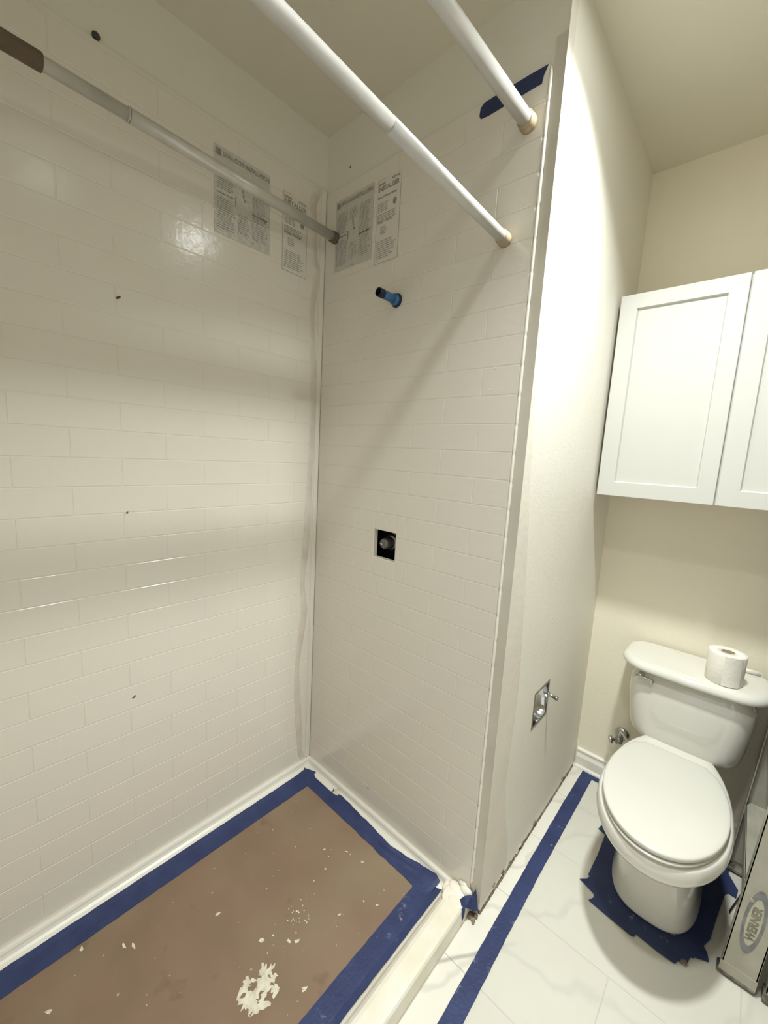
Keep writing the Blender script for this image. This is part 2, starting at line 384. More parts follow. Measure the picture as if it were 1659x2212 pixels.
# corner trim and smeared wavy caulk along the inner corner
box('corner_trim', (-0.002, -0.020, 0.050), (0.0016, -0.0012, 2.262), 'trimwhite', pl, 0.0006)
seam = [(2.262, .046), (2.22, .070), (2.19, .076), (2.15, .066), (2.08, .060), (2.02, .061), (1.985, .040), (1.93, .056), (1.86, .063), (1.80, .062), (1.69, .054), (1.6, .050), (1.5, .051), (1.39, .047), (1.30, .052), (1.215, .054), (1.10, .061), (0.98, .066), (0.90, .072), (0.83, .073), (0.77, .068), (0.717, .065), (0.64, .074), (0.566, .082), (0.49, .088), (0.41, .089), (0.32, .086), (0.242, .080), (0.16, .070), (0.095, .062), (0.056, .050)]
rnd = random.Random(4)
V = []; F = []
pts = []
for (z0, y0), (z1, y1) in zip(seam, seam[1:]):
    for i in range(4):
        t = i/4; pts.append((z0+(z1-z0)*t, y0+(y1-y0)*t+rnd.uniform(-.0012, .0012)))
pts.append(seam[-1])
for i, (z, y) in enumerate(pts):
    w = 0.021+0.010*(0.5+0.5*math.sin(i*0.31))
    V += [(-0.0004, -y, z), (0.0013+rnd.uniform(0, .0006), -y+0.0022, z), (0.0004, -y+w*0.55, z), (0.0011, -y+w, z), (-0.0004, -y+w+0.003, z)]
for i in range(len(pts)-1):
    for j in range(4): F.append((i*5+j, i*5+j+1, (i+1)*5+j+1, (i+1)*5+j))
poly('caulk_smear', V, F, 'caulk', pl, True)
# skim of joint compound down the outer corner of the toilet side wall
sk = [(2.44, .03), (2.1, .026), (1.88, .004), (1.83, .019), (1.744, .012), (1.62, .016), (1.465, .020), (1.3, .038), (1.189, .059), (1.0, .085), (.817, .104), (.7, .112), (.596, .108), (.5, .10), (.372, .095), (.25, .12), (.127, .163), (.03, .17)]
V = []; F = []
for z, y in sk: V += [(XW, 0.0005, z), (XW+0.0009, 0.001, z), (XW+0.0009, 0.006+y*0.93, z), (XW, 0.008+y, z)]
for i in range(len(sk)-1):
    for j in range(3): F.append((i*4+j, i*4+j+1, (i+1)*4+j+1, (i+1)*4+j))
poly('joint_compound', V, F, 'compound', ws)

# nail holes and rust marks on the panels
def mark(parent, axis, a, z, s, seed, m='splinter', x0=0.0005):
    rr = random.Random(seed); n = 9; P = []
    for i in range(n):
        t = 2*PI*i/n; r = s*rr.uniform(.45, 1.1); P.append((r*math.cos(t)*1.2, r*math.sin(t)*.7))
    q = [(u*math.cos(.5)-v*math.sin(.5), u*math.sin(.5)+v*math.cos(.5)) for u, v in P]
    V = []
    for d in (0, 0.0009):
        for u, v in q: V.append((x0+d, a+u, z+v) if axis == 'x' else (a+u, -x0-d, z+v))
    F = [tuple(range(n)), tuple(range(n, 2*n))]+[(i, (i+1) % n, n+(i+1) % n, n+i) for i in range(n)]
    return poly('rust_mark' if m == 'splinter' else 'paint_drip', V, F, m, parent)
for i, (y, z, s) in enumerate(((-.661, 1.709, .006), (-.657, 1.154, .0038), (-.656, .606, .0045), (-.287, 1.981, .003))): mark(pl, 'x', y, z, s, i)
for i, (x, z, s) in enumerate(((.353, .12, .0035), (.150, 1.985, .003))): mark(pf, 'y', x, z, s, 20+i)
mark(wf, 'y', .115, 2.302, .004, 33, x0=-0.0055)
for i, (x, z, s) in enumerate(((.718, 1.589, .004), (.712, 1.536, .004), (.352, 1.150, .006), (.372, 1.125, .004))): mark(pf, 'y', x, z, s, 40+i, 'beadwhite')

# ---- floor: marble tiles on a grout bed
fl = struct(box('floor', (-0.1, YE, -0.08), (XR, YB, -0.0016), 'grout'), 'white marble look tile floor with thin grey joints', 'floor')
fcache = {}
def ftile(x0, x1, y0, y1):
    key = (round(x1-x0, 3), round(y1-y0, 3))
    if key not in fcache:
        bm = bmesh.new(); add_box(bm, (0.0008, 0.0008, -0.006), (x1-x0-0.0008, y1-y0-0.0008, 0), 0.0008)
        bmesh.ops.recalc_face_normals(bm, faces=bm.faces)
        me = bpy.data.meshes.new('floor_tile'); bm.to_mesh(me); bm.free(); me.materials.append(M['marble']); fcache[key] = me
    o = bpy.data.objects.new('floor_tile', fcache[key]); COL.objects.link(o); o.location = (x0, y0, 0); o.parent = fl
TY, TX = 0.2655, 0.53
j = -6
while -0.147+TY*j < YB:
    y0, y1 = max(-0.147+TY*j, YE), min(-0.147+TY*(j+1), YB)
    if y1 > y0+0.01:
        x = 0.62+(0 if j % 2 == 0 else TX/2)-TX
        while x < XR:
            a, b = max(x, 0.803), min(x+TX, XR)
            if b-a > 0.01: ftile(a, b, y0, y1)
            x += TX
    j += 1

# baseboard behind the toilet
bb = [(YB, 0.0), (YB-0.0155, 0.0), (YB-0.016, 0.052), (YB-0.0125, 0.060), (YB-0.010, 0.066), (YB-0.0100, 0.074), (YB-0.0125, 0.078), (YB-0.0115, 0.083), (YB-0.006, 0.087), (YB, 0.087)]
o = extrude_profile('baseboard_back', bb, 'x', XW+0.006, XR, 'trimwhite')
struct(o, 'white moulded baseboard along the wall behind the toilet', 'baseboard')
o2 = extrude_profile('shoe_moulding', [(YB-0.0155, 0.0), (YB-0.026, 0.0), (YB-0.025, 0.008), (YB-0.020, 0.013), (YB-0.0155, 0.014)], 'x', XW+0.008, XR, 'trimwhite', o)

# rotten gap along the foot of the toilet side wall
rnd = random.Random(11)
V = []; F = []; N = 60
for i in range(N+1):
    y = 0.006+(YB-0.03)*i/N
    h = 0.0035+0.003*rnd.random()+(0.008*rnd.random() if .15 < y < .42 else 0)
    V += [(XW-0.006, y, 0.0002), (XW+0.0018+.0015*rnd.random(), y, 0.0004), (XW+0.0012, y, h), (XW-0.006, y, h+.002)]
for i in range(N):
    for j in range(3): F.append((i*4+j, i*4+j+1, i*4+j+5, i*4+j+4))
rot = poly('crumbled_edge', V, F, 'rot', ws)
for k in range(26):
    y = rnd.choice((rnd.uniform(.14, .44), rnd.uniform(.14, .36), rnd.uniform(.02, .8))); s = rnd.uniform(.004, .011)
    z = 0.004+rnd.random()**2*.034
    n = 6; P = [(s*rnd.uniform(.5, 1.2)*math.cos(2*PI*i/n), .45*s*rnd.uniform(.5, 1.2)*math.sin(2*PI*i/n)) for i in range(n)]
    V = [(XW+d+.002*(q == 1), y+u, z+v) for q, d in ((0, .0002), (1, .0016)) for u, v in P]
    F = [tuple(range(n)), tuple(range(n, 2*n))]+[(i, (i+1) % n, n+(i+1) % n, n+i) for i in range(n)]
    poly('plaster_flake', V, F, rnd.choice(('flake', 'rot', 'rot')), ws)

# ------------------------------------------------------------------ shower base
sb = thing('shower_pan', 'white acrylic shower base with low curb and coved edges under blue tape', 'shower base', (0.4, -0.8, 0))
bm = bmesh.new(); add_box(bm, (-0.004, YE+0.002, -0.0012), (0.745, 0.0005, 0.018)); bmo('pan_floor', bm, 'pan', sb)
cove = [(-0.001, 0.0185), (-0.001, 0.047), (0.006, 0.050), (0.0125, 0.049), (0.0155, 0.044), (0.0165, 0.038), (0.0195, 0.031), (0.026, 0.027), (0.034, 0.0255), (0.039, 0.023), (0.040, 0.0185)]
extrude_profile('cove_trim', cove, 'y', YE+0.002, -0.001, 'trimwhite', sb)
extrude_profile('cove_trim', [(-x, z) for x, z in cove], 'x', 0.001, 0.745, 'trimwhite', sb)
curb = [(0.700, 0.0185), (0.712, 0.021), (0.722, 0.028), (0.733, 0.042), (0.742, 0.050), (0.752, 0.0535), (0.770, 0.0545), (0.788, 0.0545), (0.7965, 0.053), (0.8005, 0.048), (0.8015, 0.02), (0.802, -0.001), (0.745, -0.001), (0.70, 0.0005)]
extrude_profile('curb', curb, 'y', YE+0.002, 0.0005, 'pan', sb, 1)
# lumpy caulk where curb meets the wall
def lump(name, pts, m, parent):
    bm = bmesh.new()
    rr = random.Random(5)
    for (x, y, z, sx, sy, sz) in pts:
        r = bmesh.ops.create_icosphere(bm, subdivisions=3, radius=1.0)
        for v in r['verts']:
            k = 1+0.10*math.sin(v.co.x*3+z*90)+0.08*math.sin(v.co.y*4+x*50)
            v.co = Vector((x+v.co.x*sx*k, y+v.co.y*sy*k, z+v.co.z*sz*k))
    for f in bm.faces: f.smooth = True
    return bmo(name, bm, m, parent)
lump('caulk_lump', [(.738, -.024, .043, .022, .024, .009), (.760, -.018, .052, .028, .022, .008), (.783, -.010, .058, .018, .014, .014), (.792, -.014, .054, .010, .014, .008), (.752, -.045, .050, .022, .030, .005), (.775, -.055, .0525, .020, .022, .004), (.770, -.006, .066, .014, .007, .010)], 'pan', sb)
at0(sb)

# brown paper on the shower floor, with plaster on it
kp = slab('masking_paper', [(0.085, -0.070), (0.655, -0.070), (0.655, -1.55), (0.085, -1.55)], 0.0186, 0.0196, 'kraft')
tag(kp, 'brown masking paper covering the shower floor, spattered with paint', 'masking paper')
rnd = random.Random(8)
def splat(x, y, s, n=14, el=1.0, ang=0.0, parent=kp, z=0.0196, rough=.5, m='splat'):
    P = []
    for i in range(n):
        t = 2*PI*i/n; r = s*rnd.uniform(1-rough, 1+rough*.6); u, v = r*math.cos(t)*el, r*math.sin(t)
        P.append((x+u*math.cos(ang)-v*math.sin(ang), y+u*math.sin(ang)+v*math.cos(ang)))
    return slab('paint_splat', P, z, z+rnd.uniform(.0005, .0014), m, parent)
# the big scraped patch is several ragged blobs
for q in range(46):
    a = rnd.uniform(0, 2*PI); r = rnd.random()**.6
    splat(.522+.036*r*math.cos(a), -.548+.044*r*math.sin(a), rnd.uniform(.003, .0095), 12, rnd.uniform(1, 2.4), rnd.uniform(0, 3), rough=.7)
for x, y, s, el, an in ((.291, -.545, .0045, 1.6, 1.2), (.19, -.752, .004, 2.2, .2), (.207, -.735, .004, 2.4, .3), (.435, -.490, .007, 1.1, 0), (.448, -.463, .003, 1, 0), (.415, -.158, .0022, 3.4, .5), (.43, -.155, .002, 2, 2), (.355, -.207, .0022, 2.4, 1.1),
                        (.601, -.468, .0028, 3.4, 1.0), (.603, -.474, .002, 3, 1.2), (.12, -.83, .005, 1.3, 0), (.21, -.912, .004, 2.5, .8), (.49, -.44, .005, 1.6, .4), (.505, -.425, .005, 1.5, .9), (.54, -.30, .0035, 1.5, 1), (.565, -.225, .0025, 1.2, 0), (.60, -.205, .002, 3, .8), (.33, -.41, .002, 1.3, .5), (.28, -.27, .002, 1, 0)):
    splat(x, y, s, 10, el, an)
for q in range(30):
    splat(.455+rnd.gauss(0, .022), -.385+rnd.gauss(0, .016), rnd.uniform(.0008, .0022), 7, rnd.uniform(1, 2), rnd.uniform(0, 3))
for q in range(38):
    splat(rnd.uniform(.11, .64), rnd.uniform(-1.0, -.1), rnd.uniform(.0006, .0015), 6, rnd.uniform(1, 2.5), rnd.uniform(0, 3))

# ------------------------------------------------------------------ painter's tape
TG_ = 'strips of blue painter tape masking edges'
def ribbon(name, left, right, z, m, lab, wav=0.0008, thick=0.0006, seed=1, cols=4, bulge=None):
    """tape between two edge polylines of equal length"""
    rr = random.Random(seed); V = []; F = []
    L = []; R = []
    for (a, b), (c, d) in (((left[i], left[i+1]), (right[i], right[i+1])) for i in range(len(left)-1)):
        n = max(2, int((Vector(b)-Vector(a)).length/0.02))
        for k in range(n):
            t = k/n; L.append(Vector(a).lerp(Vector(b), t)); R.append(Vector(c).lerp(Vector(d), t))
    L.append(Vector(left[-1])); R.append(Vector(right[-1]))
    for i, (p, q) in enumerate(zip(L, R)):
        w = (q-p).normalized()
        p = p+w*rr.uniform(-wav, wav); q = q+w*rr.uniform(-wav, wav)
        for c in range(cols+1):
            t = c/cols; s = p.lerp(q, t)
            zz = z+thick+(bulge(i/(len(L)-1), t) if bulge else 0)+rr.uniform(0, .0002)
            V.append((s.x, s.y, zz))
    nc = cols+1
    top = len(V)
    V += [(x, y, zz-thick) for x, y, zz in V]
    for i in range(len(L)-1):
        for c in range(cols):
            F.append((i*nc+c, i*nc+c+1, (i+1)*nc+c+1, (i+1)*nc+c)); F.append(tuple(top+k for k in (i*nc+c, (i+1)*nc+c, (i+1)*nc+c+1, i*nc+c+1)))
        for c in (0, cols): F.append((i*nc+c, (i+1)*nc+c, top+(i+1)*nc+c, top+i*nc+c))
    for c in range(cols):
        e = (len(L)-1)*nc
        F.append((c, c+1, top+c+1, top+c)); F.append((e+c, e+c+1, top+e+c+1, top+e+c))
    o = poly(name, V, F, m); tag(o, lab, 'tape', TG_); return o
zt = 0.0200
ribbon('tape_strip', [(.030, -.040), (.036, -.10), (.040, -1.58)], [(.103, -.084), (.103, -.12), (.105, -1.58)], zt, 'tape', 'long blue tape strip on the shower floor along the left wall', seed=2,
       bulge=lambda s, t: .006*(1-t)**4)
fu = [(.024, -.044), (.045, -.036), (.088, -.016), (.182, -.014), (.203, -.033), (.24, -.024), (.291, -.028), (.38, -.034), (.447, -.039), (.51, -.041), (.574, -.032), (.635, -.014), (.681, -.015), (.700, -.024)]
fd = [(.085, -.085), (.095, -.085)]+[(x*0.93+.03, -.085) for x, y in fu[2:-1]]+[(.690, -.085)]
def fb(s, t):
    edge = 0.007*max(0, 1-t*2.2)**1.2
    fold = .006*math.exp(-((t-.42)/.10)**2)*(math.sin(s*7.2-.6)**2 if s > .28 else 0)
    return edge+fold+(0.010*math.exp(-((s-.95)/.07)**2)*(1-t) if s > .8 else 0)
ribbon('tape_strip', fu, fd, zt+.0008, 'tape', 'crumpled blue tape strip below the wall with the valve opening', wav=.0022, seed=3, cols=14, bulge=fb)
ribbon('tape_strip', [(.643, -.082), (.641, -1.58)], [(.714, -.024), (.709, -1.58)], zt+.0016, 'tape_worn', 'paint smeared blue tape strip on the shower floor beside the curb', wav=.001, seed=4, bulge=lambda s, t: .003*max(0, t-.9)*10)
# torn flap in the middle of the crumpled strip and at its end
o = poly('tape_scrap', [(.195, -.030, .0262), (.206, -.012, .034), (.213, -.026, .036), (.226, -.020, .033), (.228, -.036, .027), (.205, -.042, .0262)], [(0, 1, 2), (0, 2, 5), (2, 3, 4), (2, 4, 5)], 'splat')
tag(o, 'torn white edged scrap sticking up from the crumpled blue tape', 'tape')
# main floor strip and its return under the toilet
ribbon('tape_strip', [(.868, .866), (.865, .6), (.866, .3), (.868, .02), (.872, -.28), (.880, -1.5)], [(.9125, .866), (.912, .6), (.910, .3), (.912, .02), (.917, -.235), (.928, -1.5)], 0.0009, 'tape_worn', 'long blue tape strip on the marble floor from baseboard towards the viewer', wav=.0006, seed=5)
ribbon('tape_strip', [(.912, .867), (1.06, .862)], [(.912, .826), (1.06, .826)], 0.0012, 'tape', 'short blue tape strip along the baseboard, running under the toilet', seed=6)
def patch(pts, z, lab, m='tape', name='tape_strip'):
    o = slab(name, pts, z, z+.0006, m); tag(o, lab, 'tape', 'blue tape pieces around the toilet foot'); return o
patch([(1.002, .584), (1.010, .634), (1.16, .69), (1.16, .55), (1.03, .575)], .0014, 'blue tape piece poking out left of the toilet, furthest back under the bowl')
patch([(1.027, .371), (1.030, .47), (1.027, .60), (1.10, .60), (1.115, .45), (1.105, .375), (1.09, .35)], .0021, 'blue tape strip on the floor along the left side of the toilet foot')
patch([(1.011, .335), (1.028, .352), (1.034, .372), (1.10, .41), (1.14, .37), (1.20, .355), (1.26, .36), (1.29, .37), (1.315, .335), (1.306, .329), (1.300, .298), (1.295, .303), (1.291, .293), (1.283, .296), (1.276, .280), (1.24, .279), (1.183, .285), (1.180, .274), (1.173, .270), (1.11, .277), (1.052, .285), (1.062, .306), (1.058, .318), (1.034, .327)], .0028, 'wide jagged blue tape strip across the floor in front of the toilet foot', 'tape_worn')
patch([(1.262, .372), (1.30, .33), (1.346, .353), (1.340, .378), (1.331, .391), (1.344, .427), (1.352, .50), (1.369, .628), (1.375, .74), (1.30, .74), (1.28, .55), (1.27, .42)], .0035, 'dark blue tape strip along the right side of the toilet foot')
patch([(1.31, .60), (1.369, .622), (1.376, .636), (1.396, .634), (1.400, .671), (1.359, .747), (1.30, .74)], .0042, 'angular blue tape piece pointing at the ladder, right of the toilet foot')
slab('film_scrap', [(1.286, .296), (1.289, .310), (1.299, .312), (1.303, .299), (1.298, .291)], .0034, .0036, 'rot')
tag(bpy.data.objects['film_scrap'], 'tiny brown torn scrap on the tape before the toilet foot', 'scrap')
# crumpled tape at the outer wall corner
cr = [(.776, -.046, .049), (.790, -.030, .066), (.806, -.014, .070), (.812, -.006, .088), (.818, -.004, .060), (.828, -.010, .028), (.815, -.030, .040), (.803, -.045, .050), (.806, -.052, .034), (.806, -.062, .020), (.800, -.060, .050), (.794, -.052, .056)]
o = poly('tape_scrap', cr, [(0, 1, 11), (1, 2, 7), (1, 7, 11), (2, 3, 4), (2, 4, 6), (4, 5, 6), (2, 6, 7), (7, 8, 10), (8, 9, 10), (7, 10, 11)], 'tape_worn')
tag(o, 'crumpled blue tape scrap at the foot of the outer wall corner', 'tape')
lumpo = lump('plaster_crumbs', [(.806, -.018, .004, .010, .012, .005), (.818, -.020, .003, .008, .009, .004), (.822, -.008, .006, .006, .006, .008), (.811, -.004, .01, .006, .005, .012), (.824, -.028, .0025, .004, .006, .003)], 'rot', None)
tag(lumpo, 'little heap of broken plaster at the end of the shower curb', 'debris')
# tape high on the shower head wall
tz = [(.612, 2.222), (.617, 2.214), (.64, 2.212), (.70, 2.214), (.76, 2.2165), (.774, 2.216), (.777, 2.232), (.786, 2.2495), (.74, 2.2502), (.67, 2.2492), (.625, 2.248), (.614, 2.240)]
n = len(tz)
V = [(x, d, z) for d in (-0.0003, -0.0012) for x, z in tz]; F = [tuple(range(n)), tuple(range(n, 2*n))]+[(i, (i+1) % n, n+(i+1) % n, n+i) for i in range(n)]
tag(poly('tape_strip', V, F, 'tape'), 'dark blue tape strip high on the shower wall behind the top rod', 'tape')

# clear protective film on the floor around the toilet
def base_outline(s=1.0):
    """outline of the toilet foot, front towards -y"""
    P = []
    for i in range(40):
        t = 2*PI*i/40; c, s_ = math.cos(t), math.sin(t)
        e = 2/2.7; hx = 0.121; fy = 0.215 if s_ < 0 else 0.21
        P.append((1.192+hx*s*math.copysign(abs(c)**e, c), 0.555+fy*s*math.copysign(abs(s_)**e, s_)))
    return P
inner = base_outline(1.12); outer = []
x0, x1, y0, y1 = .905, 1.98, -1.5, .845
for (x, y) in inner:
    dx, dy = x-1.192, y-.555; k = 1e9
    if dx: k = min(k, ((x1 if dx > 0 else x0)-1.192)/dx)
    if dy: k = min(k, ((y1 if dy > 0 else y0)-.555)/dy)
    outer.append((1.192+dx*k, .555+dy*k))
n = len(inner)
V = [(x, y, .0006) for x, y in inner]+[(x, y, .0006) for x, y in outer]
F = [(i, (i+1) % n, n+(i+1) % n, n+i) for i in range(n)]
# corners
def cn(x, y): V.append((x, y, .0006)); return len(V)-1
for (cx_, cy_) in ((x0, y0), (x1, y0), (x1, y1), (x0, y1)):
    for i in range(n):
        a, b = outer[i], outer[(i+1) % n]
        sa = abs(a[0]-cx_) < 1e-4 and abs(b[1]-cy_) < 1e-4; sb_ = abs(a[1]-cy_) < 1e-4 and abs(b[0]-cx_) < 1e-4
        if sa or sb_: F.append((n+i, n+(i+1) % n, cn(cx_, cy_)))
tag(poly('protective_film', V, F, 'film'), 'thin clear plastic film over the marble floor around the toilet', 'plastic film')

# ------------------------------------------------------------------ shower rods
def rod(label, A, segs, cap, capr, sleeves=(), enamel='rodwhite', grp='three white tension rods across the shower'):
    """segs: list of (start point, end point, radius)"""
    t = thing('shower_rod', label, 'shower rod', A, grp)
    d = (Vector(segs[-1][1])-Vector(segs[0][0])).normalized()
    for k, (p, q, r) in enumerate(segs):
        cyl('outer_tube' if k == 0 else 'inner_tube', p, q, r, enamel, t, 32, bev=0.0006)
    a = Vector(segs[0][0])
    lathe('end_cap', [(0, -.004), (capr, -.004), (capr*1.0, .006), (capr*.97, .0075), (capr*.90, .009), (capr*.94, .011), (capr*.94, .019), (capr*.86, .021), (0, .021)], a, d, cap, t)
    e = Vector(segs[-1][1])
    lathe('end_cap', [(0, -.02), (capr*.9, -.02), (capr, -.002), (capr, .001), (0, .001)], e, d, cap, t)
    for p, q, r, m in sleeves: cyl('sleeve', p, q, r, m, t, 32, bev=.001)
    at0(t); return t
def lerp3(a, b, y):
    t = (y-a[1])/(b[1]-a[1]); return tuple(a[i]+(b[i]-a[i])*t for i in range(3))
a, b = (.059, -.0055, 2.092), (.185, YE+.003, 2.050)
rod('thin white tension rod close to the left wall, brown sleeve at its near end', a, [(a, lerp3(a, b, -.66), .0155), (lerp3(a, b, -.66), b, .0138)], 'rodbrown', .0190, [(lerp3(a, b, -.81), lerp3(a, b, -1.2), .0168, 'rodbrown'), (lerp3(a, b, -.655), lerp3(a, b, -.658), .0158, 'rodbrown')], enamel='rodgrey')
a, b = (.717, -.0055, 1.898), (.717, YE+.003, 1.941)
r2_ = rod('middle white tension rod crossing the shower, scuffed at its joint', a, [(a, lerp3(a, b, -.44), .0140), (lerp3(a, b, -.44), b, .0134)], 'rodcap', .0175)
a, b = (.752, -.0055, 2.142), (.722, YE+.003, 2.11)
rod('thickest white tension rod, nearest the ceiling and blue tape', a, [(a, lerp3(a, b, -.9), .0165), (lerp3(a, b, -.9), b, .0150)], 'rodcap', .0205)

# plug at the top edge of the left wall panel
t = lathe('panel_clip', [(0, 0), (.0075, 0), (.0085, .005), (.005, .010), (0, .011)], (-.006, -.686, 2.272), (1, 0, 0), 'rubberdark', None, 16)
tag(t, 'small dark round clip at the top edge of the left shower panel', 'clip')

# ------------------------------------------------------------------ pipe stub
t = thing('shower_pipe', 'blue plastic pipe stub sticking out of the shower wall', 'pipe', (.363, 0, 1.826))
bm = bmesh.new()
c = Vector((.363, -.001, 1.826)); d = Vector((0, -1, 0))
add_cyl(bm, c, c+d*.083, .0128, 28, capa=True, capb=False)
add_cyl(bm, c+d*.083, c+d*.0635, .0104, 28, capa=False, capb=False)
bmo('pipe', bm, 'bluepipe', t)
lathe('pipe_rim', [(.0129, .0635), (.0131, .083), (.0125, .0845), (.0104, .0845), (.0102, .083)], c, d, 'bluedark', t, 28)
lathe('pipe_inside', [(0, .055), (.0103, .055), (.0103, .083)], c, d, 'bluedark', t, 28)
lathe('flange', [(0, 0), (.0205, 0), (.0205, .003), (.0135, .006), (.0128, .014), (0, .014)], c, d, 'bluedark', t, 28)
lathe('collar', [(.0128, .004), (.0168, .005), (.0165, .016), (.0130, .018)], c, d, 'bluepipe', t, 28)
at0(t)

# ------------------------------------------------------------------ mixing valve in its opening
t = thing('shower_valve', 'bare grey shower valve cartridge in the square wall opening', 'valve', (.366, .05, 1.05))
c = Vector((.349, .088, 1.047)); d = Vector((0, -1, 0))
lathe('valve_body', [(0, 0), (.030, 0), (.030, .03), (.024, .036), (0, .036)], c, d, 'darkchrome', t)
lathe('cartridge', [(0, .03), (.0195, .03), (.0195, .062), (.0182, .070), (.0165, .072), (.0160, .0745), (0, .0745)], c, d, 'valvegrey', t)
lathe('stem', [(0, .07), (.0045, .07), (.0045, .082), (.003, .084), (0, .084)], c+Vector((0, 0, .0)), d, 'chrome', t, 16)
box('pin', (.333, .0125, 1.0445), (.352, .0155, 1.0475), 'chrome', t, .0005)
lathe('screw', [(0, .025), (.005, .025), (.005, .05), (0, .051)], c+Vector((.036, 0, -.022)), d, 'darkchrome', t, 16)
lathe('pipe', [(0, 0), (.008, 0), (.008, .09), (0, .09)], (.352, .07, 1.07), (0, 0, 1), 'rodcap', t, 16)
at0(t)

# ------------------------------------------------------------------ paper holder recess
t = thing('paper_holder', 'recessed chrome toilet paper holder in the side wall', 'paper holder', (XW, .33, .54))
h0, h1, g0, g1 = TH
bm = bmesh.new()   # chrome frame lip, four bars
lip = .0045
for lo, hi in (((XW-.001, h0-.002, g0-.002), (XW+.0015, h1+.002, g0+lip)), ((XW-.001, h0-.002, g1-lip), (XW+.0015, h1+.002, g1+.002)), ((XW-.001, h0-.002, g0+lip), (XW+.0015, h0+lip, g1-lip)), ((XW-.001, h1-lip, g0+lip), (XW+.0015, h1+.002, g1-lip))):
    add_box(bm, lo, hi)
bmo('frame', bm, 'darkchrome', t)
V = []; F = []; ns = 12   # half-round chrome bowl
for iy, y in enumerate((h0+.001, h1-.001)):
    for i in range(ns+1):
        a_ = PI*i/ns; V.append((XW-.002-.055*math.sin(a_)**.8, y, (g0+g1)/2+(g1-g0-.004)/2*math.cos(a_)))
for i in range(ns): F.append((i, i+1, ns+1+i+1, ns+1+i))
F.append(tuple(range(ns+1))); F.append(tuple(range(ns+1, 2*ns+2)))
poly('bowl', V, F, 'chrome', t, True)
lathe('post', [(0, 0), (.0085, 0), (.0085, .003), (.006, .006), (.0055, .022), (.0075, .026), (.0080, .032), (.006, .036), (0, .037)], (XW+.001, .388, .553), (1, 0, -.12), 'darkchrome', t, 20)
cyl('post', (XW-.02, h0+.004, .54), (XW+.006, h0+.006, .54), .005, 'darkchrome', t, 16)
at0(t)

# ------------------------------------------------------------------ printed labels left on the panels
def text_mesh(name, body, size, m, parent, origin, ux, uz, shear=0.0, bold=0.0):
    cu = bpy.data.curves.new(name, 'FONT'); cu.body = body; cu.size = size; cu.extrude = 0.00015; cu.offset = bold
    o = bpy.data.objects.new(name, cu); COL.objects.link(o); dg = bpy.context.evaluated_depsgraph_get()
    me = bpy.data.meshes.new_from_object(o.evaluated_get(dg)); bpy.data.objects.remove(o)
    O, U, W = Vector(origin), Vector(ux), Vector(uz); N = U.cross(W)
    for v in me.vertices: v.co = O+U*v.co.x+W*v.co.y+N*v.co.z
    me.materials.clear(); return link(name, me, m, parent)
def fit_text(name, body, width, height, m, parent, origin, ux, uz, bold=0.035):
    o = text_mesh(name, body, 1.0, m, parent, (0, 0, 0), (1, 0, 0), (0, 1, 0), bold=bold)
    me = o.data; xs = [v.co.x for v in me.vertices]; ys = [v.co.y for v in me.vertices]
    sx = width/(max(xs)-min(xs)); sy = height/(max(ys)-min(ys)); mx_, my_ = min(xs), min(ys)
    O, U, W = Vector(origin), Vector(ux), Vector(uz); N = U.cross(W)
    for v in me.vertices: v.co = O+U*(v.co.x-mx_)*sx+W*(v.co.y-my_)*sy+N*(v.co.z)
    return o
class Sheet:
    """a printed label on a wall: local (u right, v up) from its lower left corner"""
    def __init__(self, label, O, U, w, h, m):
        self.U = Vector(U); self.W = Vector((0, 0, 1)); self.N = self.U.cross(self.W); self.O = Vector(O); self.h = h; self.w = w
        self.t = thing('printed_label', label, 'label', O, 'printed labels left on the shower panels')
        self.quad('label_film', 0, w, 0, h, m, .0002)
    def pt(self, u, v, d): return self.O+self.U*u+self.W*v+self.N*d
    def quad(self, name, u0, u1, v0, v1, m, d):
        V = [self.pt(u, v, dd) for dd in (d, d+.00025) for u, v in ((u0, v0), (u1, v0), (u1, v1), (u0, v1))]
        return poly(name, V, [(0, 1, 2, 3), (4, 5, 6, 7), (0, 1, 5, 4), (1, 2, 6, 5), (2, 3, 7, 6), (3, 0, 4, 7)], m, self.t)
    def bars(self, name, rects, m, d=.0007):
        V = []; F = []
        for u0, u1, v0, v1 in rects:
            b = len(V); V += [self.pt(u, v, d) for u, v in ((u0, v0), (u1, v0), (u1, v1), (u0, v1))]; F.append((b, b+1, b+2, b+3))
        o = poly(name, V, F, m, self.t); o['kind'] = 'stuff'; return o
    def text(self, body, u, v, w, h, m):
        return fit_text('lettering', body, w, h, m, self.t, self.pt(u, v, .0007), self.U, self.W)
def lines(rr, u0, u1, v_top, n, step, hgt, ragged=.25):
    """paragraph lines broken into words"""
    R = []
    for i in range(n):
        v = v_top-i*step; u = u0; end = u1-(u1-u0)*ragged*rr.random()
        while u < end:
            w = rr.uniform(.003, .010); R.append((u, min(u+w, end), v-hgt, v)); u += w+.0016
    return R
